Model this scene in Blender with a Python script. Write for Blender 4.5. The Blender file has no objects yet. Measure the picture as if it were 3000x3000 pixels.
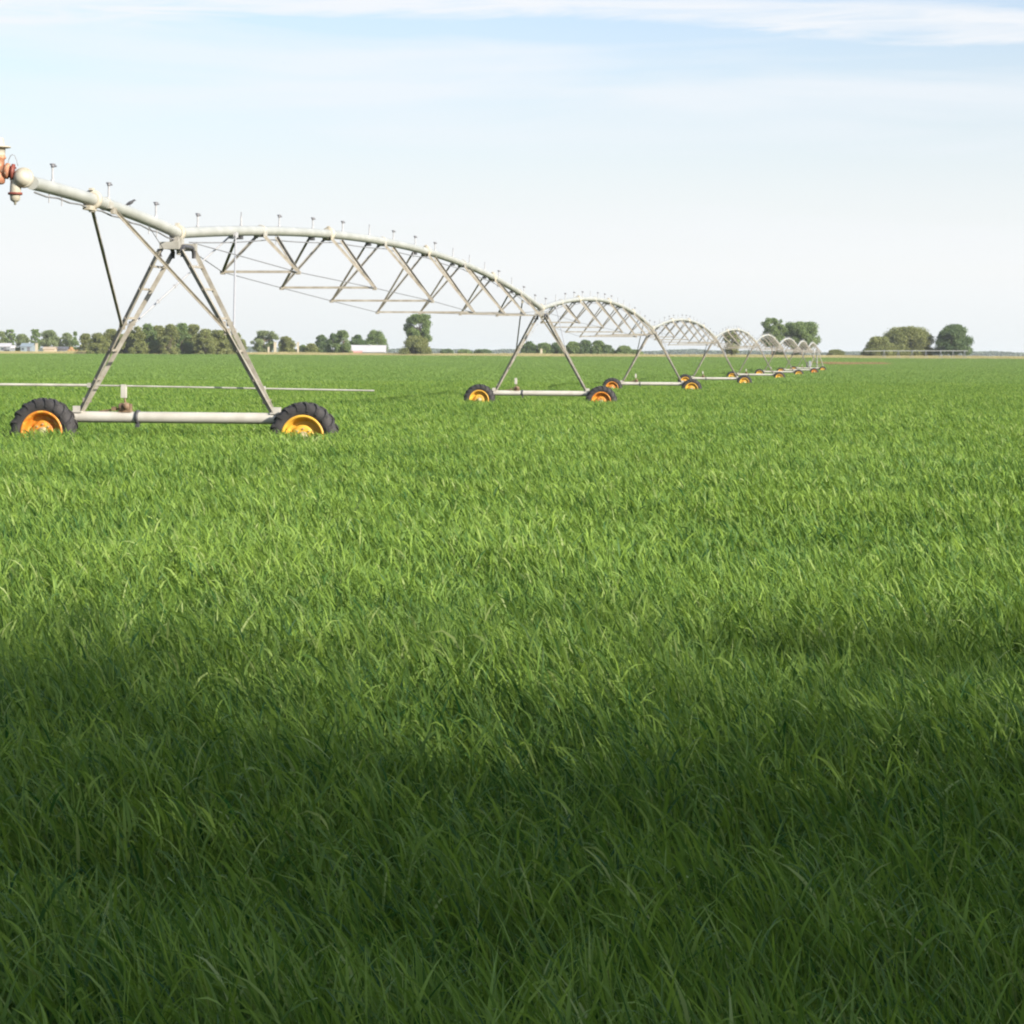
import bpy, math, random
import numpy as np
from mathutils import Vector, Matrix

R = math.radians
S = bpy.context.scene
COL = S.collection
ZC = 1.6                       # eye height above the field edge (world z = 0 there)
FPX = 7000.0                   # focal length in photograph pixels (3000 wide)

# ------------------------------------------------------------------ camera
cam_d = bpy.data.cameras.new("camera")
cam = bpy.data.objects.new("camera", cam_d)
COL.objects.link(cam)
cam_d.sensor_width = 36.0
cam_d.lens = FPX / 3000 * 36.0
cam_d.shift_y = -0.154
cam_d.clip_start = 0.1
cam_d.clip_end = 20000
cam.location = (0, 0, ZC)
cam.rotation_euler = (R(90), R(-0.3), 0)
S.camera = cam
S.render.resolution_x = 1024
S.render.resolution_y = 1024

# ------------------------------------------------------------------ world
SUN_EL, SUN_AZ = 24.0, 48.0      # azimuth: degrees from straight behind the camera towards the right
sdir = Vector((math.cos(R(SUN_EL)) * math.sin(R(SUN_AZ)), -math.cos(R(SUN_EL)) * math.cos(R(SUN_AZ)), math.sin(R(SUN_EL))))
W = bpy.data.worlds.new("World")
S.world = W
W.use_nodes = True
nt = W.node_tree
nt.nodes.clear()
def N(t, typ, **kw):
    n = t.nodes.new(typ)
    for k, v in kw.items():
        setattr(n, k, v)
    return n
def L(t, a, b):
    t.links.new(a, b)
def mathn(t, op, a, b=None, c=None, clamp=False):
    n = N(t, 'ShaderNodeMath', operation=op, use_clamp=clamp)
    for i, v in enumerate((a, b, c)):
        if v is None: continue
        if isinstance(v, (int, float)): n.inputs[i].default_value = v
        else: L(t, v, n.inputs[i])
    return n.outputs[0]
sky = N(nt, 'ShaderNodeTexSky', sky_type='NISHITA')
sky.sun_disc = False
sky.sun_elevation = R(SUN_EL)
sky.sun_rotation = math.atan2(sdir.x, sdir.y)
sky.air_density = 1.0
sky.dust_density = 1.5
sky.ozone_density = 1.0
tc = N(nt, 'ShaderNodeTexCoord')
sep = N(nt, 'ShaderNodeSeparateXYZ')
L(nt, tc.outputs['Generated'], sep.inputs[0])
# thin cirrus streaks: noise stretched sideways, laid out over the dome by direction
mp = N(nt, 'ShaderNodeMapping')
mp.inputs['Scale'].default_value = (1.6, 1.6, 17.0)
mp.inputs['Rotation'].default_value = (0.0, R(4.0), 0.0)
mp.inputs['Location'].default_value = (0.35, 0.0, 0.10)
L(nt, tc.outputs['Generated'], mp.inputs[0])
nz = N(nt, 'ShaderNodeTexNoise')
nz.inputs['Scale'].default_value = 2.3
nz.inputs['Detail'].default_value = 7
nz.inputs['Roughness'].default_value = 0.52
nz.inputs['Distortion'].default_value = 0.35
L(nt, mp.outputs[0], nz.inputs['Vector'])
nz2 = N(nt, 'ShaderNodeTexNoise')
nz2.inputs['Scale'].default_value = 8.5; nz2.inputs['Detail'].default_value = 8; nz2.inputs['Roughness'].default_value = .62; nz2.inputs['Distortion'].default_value = .8
L(nt, mp.outputs[0], nz2.inputs['Vector'])
z = sep.outputs['Z']
def ramp(val, pts):
    r = N(nt, 'ShaderNodeValToRGB')
    L(nt, val, r.inputs[0])
    e = r.color_ramp.elements
    while len(e) > len(pts): e.remove(e[-1])
    while len(e) < len(pts): e.new(0.5)
    for i, (p, c) in enumerate(pts):
        e[i].position = p
        e[i].color = (c, c, c, 1) if isinstance(c, (int, float)) else c
    return r.outputs[0]
zx = mathn(nt, 'MULTIPLY', z, 4.0, clamp=True)        # 0..0.25 of elevation sine
zt = mathn(nt, 'ADD', zx, mathn(nt, 'MULTIPLY', mathn(nt, 'MAXIMUM', sep.outputs['X'], 0.0), 0.25))   # the cirrus bands dip to the right
zt = mathn(nt, 'ADD', zt, mathn(nt, 'MULTIPLY', mathn(nt, 'ADD', mathn(nt, 'SUBTRACT', nz.outputs[0], 0.5), mathn(nt, 'MULTIPLY', mathn(nt, 'SUBTRACT', nz2.outputs[0], 0.5), .6)), 0.10))
veil = ramp(zx, [(0.0, 0.94), (0.16, 0.95), (0.27, 0.76), (0.38, 0.46), (0.52, 0.18), (0.60, 0.08), (1.0, 0.08)])
band = ramp(zt, [(0.0, 0.0), (0.536, 0.0), (0.560, 0.85), (0.588, 0.92), (0.610, 0.05), (0.8, 0.0), (1.0, 0.0)])
streak = ramp(nz.outputs[0], [(0.0, 0.0), (0.43, 0.0), (0.62, 0.62), (1.0, 0.8)])
wisp = ramp(nz2.outputs[0], [(0.0, 0.45), (0.36, 0.62), (0.58, 1.0), (1.0, 1.0)])
band = mathn(nt, 'MULTIPLY', band, wisp)
m1 = mathn(nt, 'MAXIMUM', veil, band)
m2 = mathn(nt, 'ADD', m1, mathn(nt, 'MULTIPLY', streak, mathn(nt, 'SUBTRACT', 1.0, m1)), clamp=True)
skyc = N(nt, 'ShaderNodeMixRGB', blend_type='MULTIPLY')
skyc.inputs[0].default_value = 1.0
L(nt, sky.outputs[0], skyc.inputs[1])
SKYT = ramp(zx, [(0.0, (.64, .64, .66, 1)), (0.4, (.61, .595, .64, 1)), (0.7, (.62, .61, .67, 1)), (1.0, (.95, .98, 1.0, 1))])
L(nt, SKYT, skyc.inputs[2])
cl = ramp(zx, [(0.0, (0.87, 0.915, 0.93, 1)), (0.14, (0.95, 0.97, 0.98, 1)), (0.34, (0.90, 0.945, 1.0, 1)), (0.6, (0.95, 0.965, 0.99, 1)), (1.0, (0.8, 0.82, 0.86, 1))])
clm = N(nt, 'ShaderNodeMixRGB', blend_type='MULTIPLY')
clm.inputs[0].default_value = 1.0
L(nt, cl, clm.inputs[1])
SKY_STRENGTH = 0.135
EXPO = 1.15
cv = 1.0 / SKY_STRENGTH / (2 ** EXPO)
clm.inputs[2].default_value = (cv, cv, cv, 1)
mx = N(nt, 'ShaderNodeMixRGB')
L(nt, m2, mx.inputs[0]); L(nt, skyc.outputs[0], mx.inputs[1]); L(nt, clm.outputs[0], mx.inputs[2])
# high overhead the veil thins out, so the light from above stays blue
bg = N(nt, 'ShaderNodeBackground')
bg.inputs[1].default_value = SKY_STRENGTH
L(nt, mx.outputs[0], bg.inputs[0])
wo = N(nt, 'ShaderNodeOutputWorld')
L(nt, bg.outputs[0], wo.inputs[0])

sun_d = bpy.data.lights.new("sun", 'SUN')
sun_d.energy = 4.8
sun_d.angle = R(0.5)
sun_d.color = (1.0, 0.93, 0.81)
sun = bpy.data.objects.new("sun", sun_d)
COL.objects.link(sun)
sun.rotation_euler = (-sdir).to_track_quat('-Z', 'Y').to_euler()
sun.location = (30, -30, 40)

S.render.engine = 'CYCLES'
S.view_settings.view_transform = 'Standard'
S.view_settings.look = 'None'
S.view_settings.gamma = 1
S.view_settings.exposure = EXPO
S.cycles.max_bounces = 6
S.cycles.transparent_max_bounces = 8
S.cycles.filter_width = 2.1

# ------------------------------------------------------------------ helpers
rng = random.Random(7)
def tag(o, label=None, cat=None, group=None, kind=None):
    if label: o['label'] = label
    if cat: o['category'] = cat
    if group: o['group'] = group
    if kind: o['kind'] = kind
    return o
def empty(name, loc, rot=(0, 0, 0)):
    o = bpy.data.objects.new(name, None)
    o.empty_display_size = 0.3
    COL.objects.link(o)
    o.location = loc
    o.rotation_euler = rot
    return o
def copy_tree(o, parent=None):
    c = o.copy()
    COL.objects.link(c)
    c.parent = parent
    for ch in list(o.children):
        copy_tree(ch, c)
    return c

class MB:
    def __init__(s):
        s.v = []; s.f = []; s.m = []; s.sm = []
    def add(s, vs, fs, mi=0, smooth=False):
        b = len(s.v)
        s.v += [tuple(x) for x in vs]
        for f in fs:
            s.f.append(tuple(b + i for i in f)); s.m.append(mi); s.sm.append(smooth)
    def box(s, c, d, rot=None, mi=0):
        vs = []
        for x in (-.5, .5):
            for y in (-.5, .5):
                for zz in (-.5, .5):
                    p = Vector((x * d[0], y * d[1], zz * d[2]))
                    if rot is not None: p = rot @ p
                    vs.append(p + Vector(c))
        s.add(vs, [(0, 1, 3, 2), (4, 6, 7, 5), (0, 4, 5, 1), (2, 3, 7, 6), (0, 2, 6, 4), (1, 5, 7, 3)], mi)
        return s
    def frame(s, d, up=None):
        d = d.normalized()
        u = Vector(up) if up else (Vector((0, 0, 1)) if abs(d.z) < .95 else Vector((0, 1, 0)))
        a = d.cross(u).normalized()
        return a, a.cross(d).normalized()
    def tube(s, pts, r, n=10, mi=0, cap=True):
        pts = [Vector(p) for p in pts]
        rs = r if isinstance(r, (list, tuple)) else [r] * len(pts)
        vs = []; fs = []
        for i, p in enumerate(pts):
            d = (pts[min(i + 1, len(pts) - 1)] - pts[max(i - 1, 0)])
            a, b = s.frame(d)
            for k in range(n):
                t = 2 * math.pi * k / n
                vs.append(p + (a * math.cos(t) + b * math.sin(t)) * rs[i])
        for i in range(len(pts) - 1):
            for k in range(n):
                k2 = (k + 1) % n
                fs.append((i * n + k, i * n + k2, (i + 1) * n + k2, (i + 1) * n + k))
        s.add(vs, fs, mi, True)
        if cap:
            m = len(pts) - 1
            s.add(vs[:n], [tuple(reversed(range(n)))], mi)
            s.add(vs[m * n:], [tuple(range(n))], mi)
        return s
    def lathe(s, o, axis, prof, n=24, mi=0, smooth=True):
        """prof: (distance along axis, radius)"""
        o = Vector(o); d = Vector(axis).normalized()
        a, b = s.frame(d)
        vs = []; fs = []
        for (h, r) in prof:
            for k in range(n):
                t = 2 * math.pi * k / n
                vs.append(o + d * h + (a * math.cos(t) + b * math.sin(t)) * r)
        for i in range(len(prof) - 1):
            for k in range(n):
                k2 = (k + 1) % n
                fs.append((i * n + k, i * n + k2, (i + 1) * n + k2, (i + 1) * n + k))
        s.add(vs, fs, mi, smooth)
        return s
    def angle(s, p0, p1, w=.065, t=.006, up=None, flip=1, mi=0):
        """an angle iron (L section) between two points"""
        p0 = Vector(p0); p1 = Vector(p1)
        a, b = s.frame(p1 - p0, up)
        a = a * flip
        sec = [(0, 0), (w, 0), (w, t), (t, t), (t, w), (0, w)]
        off = Vector((0, 0, 0)) - (a + b) * w * .35
        vs = [p + off + a * x + b * y for p in (p0, p1) for x, y in sec]
        fs = [(i, (i + 1) % 6, 6 + (i + 1) % 6, 6 + i) for i in range(6)]
        fs += [(0, 3, 2, 1), (0, 5, 4, 3), (6, 7, 8, 9), (6, 9, 10, 11)]
        s.add(vs, fs, mi)
        return s
    def build(s, name, mat, parent=None, attr=None):
        me = bpy.data.meshes.new(name)
        me.from_pydata(s.v, [], s.f)
        mats = mat if isinstance(mat, (list, tuple)) else [mat]
        for m in mats: me.materials.append(m)
        me.polygons.foreach_set('material_index', s.m)
        me.polygons.foreach_set('use_smooth', s.sm)
        me.update()
        o = bpy.data.objects.new(name, me)
        COL.objects.link(o)
        if parent: o.parent = parent
        return o

# ------------------------------------------------------------------ materials
def mat(name, c1, c2=None, rough=.6, scale=4., metal=0., c3=None, t3=.62, bump=0., bscale=60., detail=5, stretch=None):
    m = bpy.data.materials.new(name); m.use_nodes = True
    t = m.node_tree; b = t.nodes['Principled BSDF']
    b.inputs['Roughness'].default_value = rough
    b.inputs['Metallic'].default_value = metal
    tcn = N(t, 'ShaderNodeTexCoord'); src = tcn.outputs['Object']
    if stretch:
        mpn = N(t, 'ShaderNodeMapping'); mpn.inputs['Scale'].default_value = stretch
        L(t, src, mpn.inputs[0]); src = mpn.outputs[0]
    if c2 is None: c2 = tuple(x * .75 for x in c1)
    nn = N(t, 'ShaderNodeTexNoise'); nn.inputs['Scale'].default_value = scale; nn.inputs['Detail'].default_value = detail
    L(t, src, nn.inputs['Vector'])
    cr = N(t, 'ShaderNodeValToRGB'); cr.color_ramp.elements[0].position = .35; cr.color_ramp.elements[1].position = .65
    cr.color_ramp.elements[0].color = (*c2, 1); cr.color_ramp.elements[1].color = (*c1, 1)
    L(t, nn.outputs[0], cr.inputs[0]); out = cr.outputs[0]
    if c3:
        n3 = N(t, 'ShaderNodeTexNoise'); n3.inputs['Scale'].default_value = scale * 2.7; n3.inputs['Detail'].default_value = 8
        n3.inputs['Roughness'].default_value = .7
        L(t, src, n3.inputs['Vector'])
        r3 = N(t, 'ShaderNodeValToRGB'); r3.color_ramp.elements[0].position = t3; r3.color_ramp.elements[1].position = t3 + .08
        L(t, n3.outputs[0], r3.inputs[0])
        mm = N(t, 'ShaderNodeMixRGB'); L(t, r3.outputs[0], mm.inputs[0]); L(t, out, mm.inputs[1]); mm.inputs[2].default_value = (*c3, 1)
        out = mm.outputs[0]
    L(t, out, b.inputs['Base Color'])
    if bump:
        bn = N(t, 'ShaderNodeTexNoise'); bn.inputs['Scale'].default_value = bscale; bn.inputs['Detail'].default_value = 4
        L(t, src, bn.inputs['Vector'])
        bb = N(t, 'ShaderNodeBump'); bb.inputs['Strength'].default_value = bump; bb.inputs['Distance'].default_value = .01
        L(t, bn.outputs[0], bb.inputs['Height']); L(t, bb.outputs[0], b.inputs['Normal'])
    return m

M = {}
M['galv'] = mat('galvanised_steel', (.315, .305, .275), (.23, .22, .195), .5, 5., c3=(.30, .19, .11), t3=.66)
M['pipe'] = mat('galvanised_pipe', (.31, .315, .295), (.25, .255, .235), .42, 2.2, c3=(.26, .20, .13), t3=.70)
M['beam'] = mat('base_beam_paint', (.40, .385, .35), (.32, .30, .265), .5, 3., c3=(.22, .15, .09), t3=.72)
M['angle'] = mat('angle_iron', (.29, .27, .23), (.20, .18, .145), .6, 8., c3=(.19, .115, .07), t3=.60)
M['rusty'] = mat('rusty_steel', (.34, .16, .09), (.24, .095, .05), .75, 9., c3=(.40, .32, .23), t3=.55, bump=.3)
M['cream'] = mat('cream_casting', (.35, .33, .275), (.29, .26, .20), .6, 7., c3=(.27, .14, .08), t3=.60)
M['red'] = mat('dark_red_valve', (.20, .045, .027), (.13, .03, .02), .6, 9.)
M['dark'] = mat('dark_steel', (.055, .055, .06), (.035, .035, .04), .6, 12.)
M['wire'] = mat('grey_wire', (.20, .20, .21), (.13, .13, .14), .5, 12.)
M['plastic'] = mat('grey_plastic', (.17, .17, .185), (.11, .11, .125), .5, 30.)
M['stem'] = mat('pale_riser', (.33, .33, .34), (.26, .26, .27), .45, 30.)
M['tyre'] = mat('tyre_rubber', (.034, .031, .032), (.020, .019, .020), .82, 9., c3=(.13, .105, .08), t3=.64, bump=.4, bscale=40)
M['yellow'] = mat('yellow_rim', (.60, .36, .045), (.54, .28, .03), .5, 6., c3=(.30, .09, .015), t3=.60)
M['orange'] = mat('orange_rim', (.52, .19, .018), (.44, .13, .012), .5, 6., c3=(.56, .32, .045), t3=.52)
M['hub'] = mat('pale_hub', (.34, .28, .17), (.26, .20, .11), .6, 9.)
M['motor'] = mat('brown_motor', (.17, .11, .065), (.10, .065, .04), .7, 12., c3=(.34, .27, .18), t3=.58)
M['bird'] = mat('dark_feathers', (.05, .05, .055), (.03, .03, .035), .7, 60.)
M['soil'] = mat('field_soil', (.07, .055, .03), (.045, .035, .02), .95, 3.)
M['bark'] = mat('tree_bark', (.16, .125, .09), (.09, .07, .05), .9, 3., stretch=(4, 4, 1))
M['white'] = mat('white_wall', (.20, .215, .225), (.17, .185, .20), .6, .6)
M['bluewall'] = mat('pale_blue_wall', (.19, .225, .255), (.16, .20, .225), .6, .6)
M['beige'] = mat('beige_wall', (.38, .31, .22), (.32, .25, .18), .7, .6)
M['redwall'] = mat('red_wall', (.45, .17, .13), (.38, .13, .10), .6, .6)
M['darkroof'] = mat('dark_roof', (.10, .10, .11), (.07, .07, .08), .7, .6)
M['whiteroof'] = mat('white_metal_roof', (.42, .41, .41), (.36, .35, .36), .4, .4)
M['glass'] = mat('dark_window', (.05, .06, .07), (.04, .05, .06), .15, 1.)
M['straw'] = mat('orange_bale', (.32, .20, .09), (.25, .15, .07), .9, 2.)
M['concrete'] = mat('weathered_post', (.38, .34, .25), (.30, .26, .19), .8, 3.)

def leafmat(name, ca, cb, trans=.35, cc=None, rough=.55, wscale=.35, wamt=.5, spec=.25, attr='tint', tcol=None):
    """leaf or blade material: colour from the per-leaf attribute 'tint' plus a slow variation over the ground"""
    m = bpy.data.materials.new(name); m.use_nodes = True
    t = m.node_tree; t.nodes.clear()
    at = N(t, 'ShaderNodeAttribute', attribute_name=attr)
    geo = N(t, 'ShaderNodeNewGeometry')
    nn = N(t, 'ShaderNodeTexNoise'); nn.inputs['Scale'].default_value = wscale; nn.inputs['Detail'].default_value = 3
    L(t, geo.outputs['Position'], nn.inputs['Vector'])
    v = mathn(t, 'ADD', at.outputs['Fac'], mathn(t, 'MULTIPLY', mathn(t, 'SUBTRACT', nn.outputs[0], .5), wamt), clamp=True)
    cr = N(t, 'ShaderNodeValToRGB'); e = cr.color_ramp.elements
    e[0].position = 0.05; e[0].color = (*ca, 1); e[1].position = .9 if cc is None else .82; e[1].color = (*cb, 1)
    if cc:
        x = e.new(.985); x.color = (*cc, 1)
    L(t, v, cr.inputs[0])
    b = N(t, 'ShaderNodeBsdfPrincipled')
    b.inputs['Roughness'].default_value = rough
    b.inputs['Specular IOR Level'].default_value = spec
    L(t, cr.outputs[0], b.inputs['Base Color'])
    tr = N(t, 'ShaderNodeBsdfTranslucent')
    hs = N(t, 'ShaderNodeMixRGB', blend_type='MULTIPLY'); hs.inputs[0].default_value = 1
    L(t, cr.outputs[0], hs.inputs[1]); hs.inputs[2].default_value = (*(tcol or (1.18, 1.18, .62)), 1)
    L(t, hs.outputs[0], tr.inputs[0])
    ms = N(t, 'ShaderNodeMixShader'); ms.inputs[0].default_value = trans
    L(t, b.outputs[0], ms.inputs[1]); L(t, tr.outputs[0], ms.inputs[2])
    o = N(t, 'ShaderNodeOutputMaterial'); L(t, ms.outputs[0], o.inputs[0])
    return m
M['crop'] = leafmat('wheat_blades', (.022, .080, .022), (.194, .290, .048), .34, rough=.55, spec=.20, cc=(.26, .32, .12), wscale=.30, wamt=.48)
M['crop_far'] = leafmat('wheat_blades_distant', (.070, .140, .034), (.172, .260, .056), .38, wscale=.045, wamt=.45)
M['dry'] = leafmat('dry_grass', (.24, .23, .10), (.42, .36, .19), .3, wscale=.05, wamt=.9, tcol=(1.1, 1.0, .8))
M['weeds'] = leafmat('reddish_weeds', (.20, .15, .065), (.30, .19, .10), .3, tcol=(1.1, 1., .8))
TREE = {
 'mid':  leafmat('mid_green_leaves', (.075, .125, .042), (.180, .240, .082), .28, wscale=.3, wamt=.4),
 'dark': leafmat('dark_green_leaves', (.046, .088, .036), (.115, .165, .060), .25, wscale=.3, wamt=.4),
 'olive': leafmat('olive_leaves', (.100, .125, .040), (.220, .235, .082), .28, wscale=.3, wamt=.5),
 'pale': leafmat('pale_green_leaves', (.11, .15, .065), (.22, .26, .12), .28, wscale=.3, wamt=.4),
 'blue': leafmat('haze_tinted_far_leaves', (.07, .10, .075), (.11, .14, .11), .2, wscale=.02, wamt=.4),  # bluish leaf colour, distance haze put into the far wood
}

# ------------------------------------------------------------------ ground
CAN = [(-400, -.9), (0, -1.05), (10, -1.10), (36.5, -1.28), (79, -1.57), (122, -1.75), (165, -1.88), (250, -1.97),
       (336, -2.0), (420, -1.86), (520, -1.35), (650, -.56), (9000, -.56)]
_cx = np.array([c[0] for c in CAN]); _cz = np.array([c[1] for c in CAN])
_ms = np.zeros(len(_cx)); _dl = np.diff(_cz) / np.diff(_cx)
_ms[1:-1] = (_dl[1:] + _dl[:-1]) / 2; _ms[0] = _dl[0]; _ms[-1] = 0; _ms[-2] = .001
_ms[1:3] = _dl[1:3]
def canopy(y):
    y = np.asarray(y, float)
    i = np.clip(np.searchsorted(_cx, y) - 1, 0, len(_cx) - 2)
    h = _cx[i + 1] - _cx[i]; t = np.clip((y - _cx[i]) / h, 0, 1)
    return ((2 * t**3 - 3 * t**2 + 1) * _cz[i] + (t**3 - 2 * t**2 + t) * h * _ms[i] + (-2 * t**3 + 3 * t**2) * _cz[i + 1] + (t**3 - t**2) * h * _ms[i + 1])
def ground(y):
    """world z of the soil"""
    y = np.asarray(y, float)
    g = canopy(y) - .53 + ZC
    bank = np.clip((y - 655) / 35, 0, 1); bank = bank * bank * (3 - 2 * bank)
    return g + bank * .72
def gz(y): return float(ground(y))
def px2w(x, Y): return (x - 1500) / FPX * Y
def yh(x): return 1038 + (x - 1500) * .00524
def zpx(x, y, Y): return (yh(x) - y) * Y / FPX + ZC

ys = np.concatenate([np.arange(-400, 0, 40), np.arange(0, 700, 10), np.array([720, 760, 820, 900, 1000, 1200, 1500, 2000, 3000, 4500, 7000, 11800])])
xs = np.array([-8400, -5000, -2500, -1200, -600, -300, -150, -60, 0, 60, 150, 300, 600, 1200, 2500, 5000, 8400])
mb = MB()
vs = [(x, y, float(ground(y)) if y < 9000 else float(ground(9000))) for y in ys for x in xs]
nx = len(xs)
mb.add(vs, [(j * nx + i, j * nx + i + 1, (j + 1) * nx + i + 1, (j + 1) * nx + i) for j in range(len(ys) - 1) for i in range(nx - 1)], 0, True)
def ground_mat():
    m = bpy.data.materials.new('ground_soil_and_pasture'); m.use_nodes = True
    t = m.node_tree; b = t.nodes['Principled BSDF']; b.inputs['Roughness'].default_value = .95
    geo = N(t, 'ShaderNodeNewGeometry'); sp = N(t, 'ShaderNodeSeparateXYZ'); L(t, geo.outputs['Position'], sp.inputs[0])
    n1 = N(t, 'ShaderNodeTexNoise'); n1.inputs['Scale'].default_value = 3; n1.inputs['Detail'].default_value = 6; L(t, geo.outputs['Position'], n1.inputs['Vector'])
    n2 = N(t, 'ShaderNodeTexNoise'); n2.inputs['Scale'].default_value = .01; n2.inputs['Detail'].default_value = 4; L(t, geo.outputs['Position'], n2.inputs['Vector'])
    a = N(t, 'ShaderNodeMixRGB'); L(t, n1.outputs[0], a.inputs[0]); a.inputs[1].default_value = (.035, .045, .018, 1); a.inputs[2].default_value = (.06, .06, .03, 1)
    c = N(t, 'ShaderNodeMixRGB'); L(t, n2.outputs[0], c.inputs[0]); c.inputs[1].default_value = (.30, .25, .13, 1); c.inputs[2].default_value = (.20, .22, .10, 1)
    f = mathn(t, 'GREATER_THAN', sp.outputs['Y'], 652)
    mm = N(t, 'ShaderNodeMixRGB'); L(t, f, mm.inputs[0]); L(t, a.outputs[0], mm.inputs[1]); L(t, c.outputs[0], mm.inputs[2])
    L(t, mm.outputs[0], b.inputs['Base Color'])
    return m
go = mb.build('ground', ground_mat())
tag(go, 'level farmland under and beyond the crop', 'ground', kind='structure')

# ------------------------------------------------------------------ the crop
nr = np.random.default_rng(11)
_lat = nr.random((64, 64))
def vnoise(x, y, s):
    x = np.asarray(x) / s; y = np.asarray(y) / s
    xi = np.floor(x).astype(int); yi = np.floor(y).astype(int)
    fx = x - xi; fy = y - yi; fx = fx * fx * (3 - 2 * fx); fy = fy * fy * (3 - 2 * fy)
    g = lambda a, b: _lat[a % 64, b % 64]
    return (g(xi, yi) * (1 - fx) + g(xi + 1, yi) * fx) * (1 - fy) + (g(xi, yi + 1) * (1 - fx) + g(xi + 1, yi + 1) * fx) * fy

def blades(x, y, z0, length, width, nseg, bend, az, lean, tint, twist, broad=.35):
    """arching tapered leaf blades -> vertex array, quads, tint per vertex"""
    n = len(x)
    ts = np.linspace(0, 1, nseg + 1)
    px = x.copy(); py = y.copy(); pz = z0.copy()
    V = np.zeros((n, nseg + 1, 2, 3))
    ca, sa = np.cos(az), np.sin(az)
    for k, t in enumerate(ts):
        phi = lean + bend * t ** 1.7
        if k:
            st = length / nseg
            px = px + np.sin(phi) * ca * st; py = py + np.sin(phi) * sa * st; pz = pz + np.cos(phi) * st
        w = width * (.55 + .45 * min(1, t / broad)) * (1 - max(0, (t - broad) / (1 - broad)) ** 1.6) * .5 + .0004
        tw = twist + t * .9
        # sideways direction mixed with the blade's own normal
        hx, hy = -sa, ca
        nxv, nyv, nzv = np.cos(phi) * ca, np.cos(phi) * sa, -np.sin(phi)
        wx = hx * np.cos(tw) + nxv * np.sin(tw); wy = hy * np.cos(tw) + nyv * np.sin(tw); wz = nzv * np.sin(tw)
        V[:, k, 0, 0] = px - wx * w; V[:, k, 0, 1] = py - wy * w; V[:, k, 0, 2] = pz - wz * w
        V[:, k, 1, 0] = px + wx * w; V[:, k, 1, 1] = py + wy * w; V[:, k, 1, 2] = pz + wz * w
    V = V.reshape(-1, 3)
    base = (np.arange(n) * (nseg + 1) * 2)[:, None]
    q = np.array([[2 * k, 2 * k + 1, 2 * k + 3, 2 * k + 2] for k in range(nseg)]).reshape(-1)
    F = (base + q[None, :]).reshape(-1, 4)
    T = np.repeat(tint, (nseg + 1) * 2)
    return V, F, T
def np_mesh(name, parts, material, smooth=True):
    off = 0; Vs = []; Fs = []; Ts = []
    for V, F, T in parts:
        Vs.append(V); Fs.append(F + off); Ts.append(T); off += len(V)
    V = np.concatenate(Vs); F = np.concatenate(Fs); T = np.concatenate(Ts)
    me = bpy.data.meshes.new(name)
    me.vertices.add(len(V)); me.vertices.foreach_set('co', V.astype(np.float32).ravel())
    me.loops.add(F.size); me.loops.foreach_set('vertex_index', F.astype(np.int32).ravel())
    me.polygons.add(len(F)); me.polygons.foreach_set('loop_start', np.arange(0, F.size, F.shape[1], dtype=np.int32))
    me.polygons.foreach_set('use_smooth', np.full(len(F), smooth))
    a = me.attributes.new('tint', 'FLOAT', 'POINT'); a.data.foreach_set('value', T.astype(np.float32))
    me.update(calc_edges=True)
    me.materials.append(material)
    return me
WIND = R(184)    # blades lean to the left
def canopy_fields(x, y):
    hn = vnoise(x, y, 1.7) * .42 + vnoise(x + 31, y + 7, .5) * .34 + vnoise(x * 1.3 + 5, y + 17, .13) * .24 - .5
    wv = vnoise(x + 90, y + 40, 2.4) * .6 + vnoise(x + 9, y + 4, .8) * .4
    return hn, wv
def leaves(x, y, z0, wid, nseg, long_share=.09, H=.625, lk=1.0):
    """wheat: some long culms from the soil, many shorter leaves springing from the upper half"""
    n = len(x)
    hn, wv = canopy_fields(x, y)
    top = H * (1 + .54 * hn)
    isl = nr.random(n) < long_share
    ln_ = np.where(isl, top * nr.uniform(.86, 1.10, n), nr.uniform(.15, .30, n) * lk)
    st = np.where(isl, 0, np.maximum(top * nr.uniform(.30, 1.0, n) ** .75 - ln_ * .85, .04))
    lean = np.where(isl, np.abs(nr.normal(0, R(7), n)), R(6) + np.abs(nr.normal(0, R(13), n)))
    bend = np.where(isl, R(3) + R(20) * wv + np.abs(nr.normal(0, R(12), n)), R(4) + R(30) * wv + np.abs(nr.normal(0, R(26), n)))
    wild = nr.random(n) < .035
    bend = bend + wild * R(55)
    az = WIND + (vnoise(x + 11, y + 60, 3.1) - .5) * 1.2 + nr.normal(0, 1.35, n)
    tint = np.clip(nr.normal(.50, .21, n) + hn * .25 + (nr.random(n) < .003) * .6, 0, 1)
    tw = nr.uniform(-1.9, 1.9, n)
    w = wid * nr.uniform(.55, 1.2, n)
    return blades(x, y, z0 + st, ln_, w, nseg, bend, az, lean, tint, tw)
parts = []
def zone(y0, y1, dens, wid, nseg, lk=1.0):
    hw = .2143 * y1 * 1.10 + 1.6
    A = (y1 - y0) * 2 * hw
    n = int(A * dens)
    x = nr.uniform(-hw, hw, n); y = nr.uniform(y0, y1, n)
    keep = np.abs(x) < .2143 * y * 1.12 + 1.4
    x = x[keep]; y = y[keep]
    parts.append(leaves(x, y, ground(y), wid, nseg, lk=lk))
zone(2.4, 5, 5600, .0062, 5, .72)
zone(5, 8, 4600, .0070, 4, .62)
zone(8, 13, 3400, .0082, 3, .55)
zone(13, 20, 1700, .0120, 3, .58)
zone(20, 32, 1500, .0125, 3, .52)
zone(32, 48, 950, .0165, 2, .60)
zone(48, 62, 640, .020, 2, .70)
me = np_mesh('wheat_field_foreground', parts, M['crop'])
parts = None
o = bpy.data.objects.new('wheat_crop', me); COL.objects.link(o)
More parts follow.
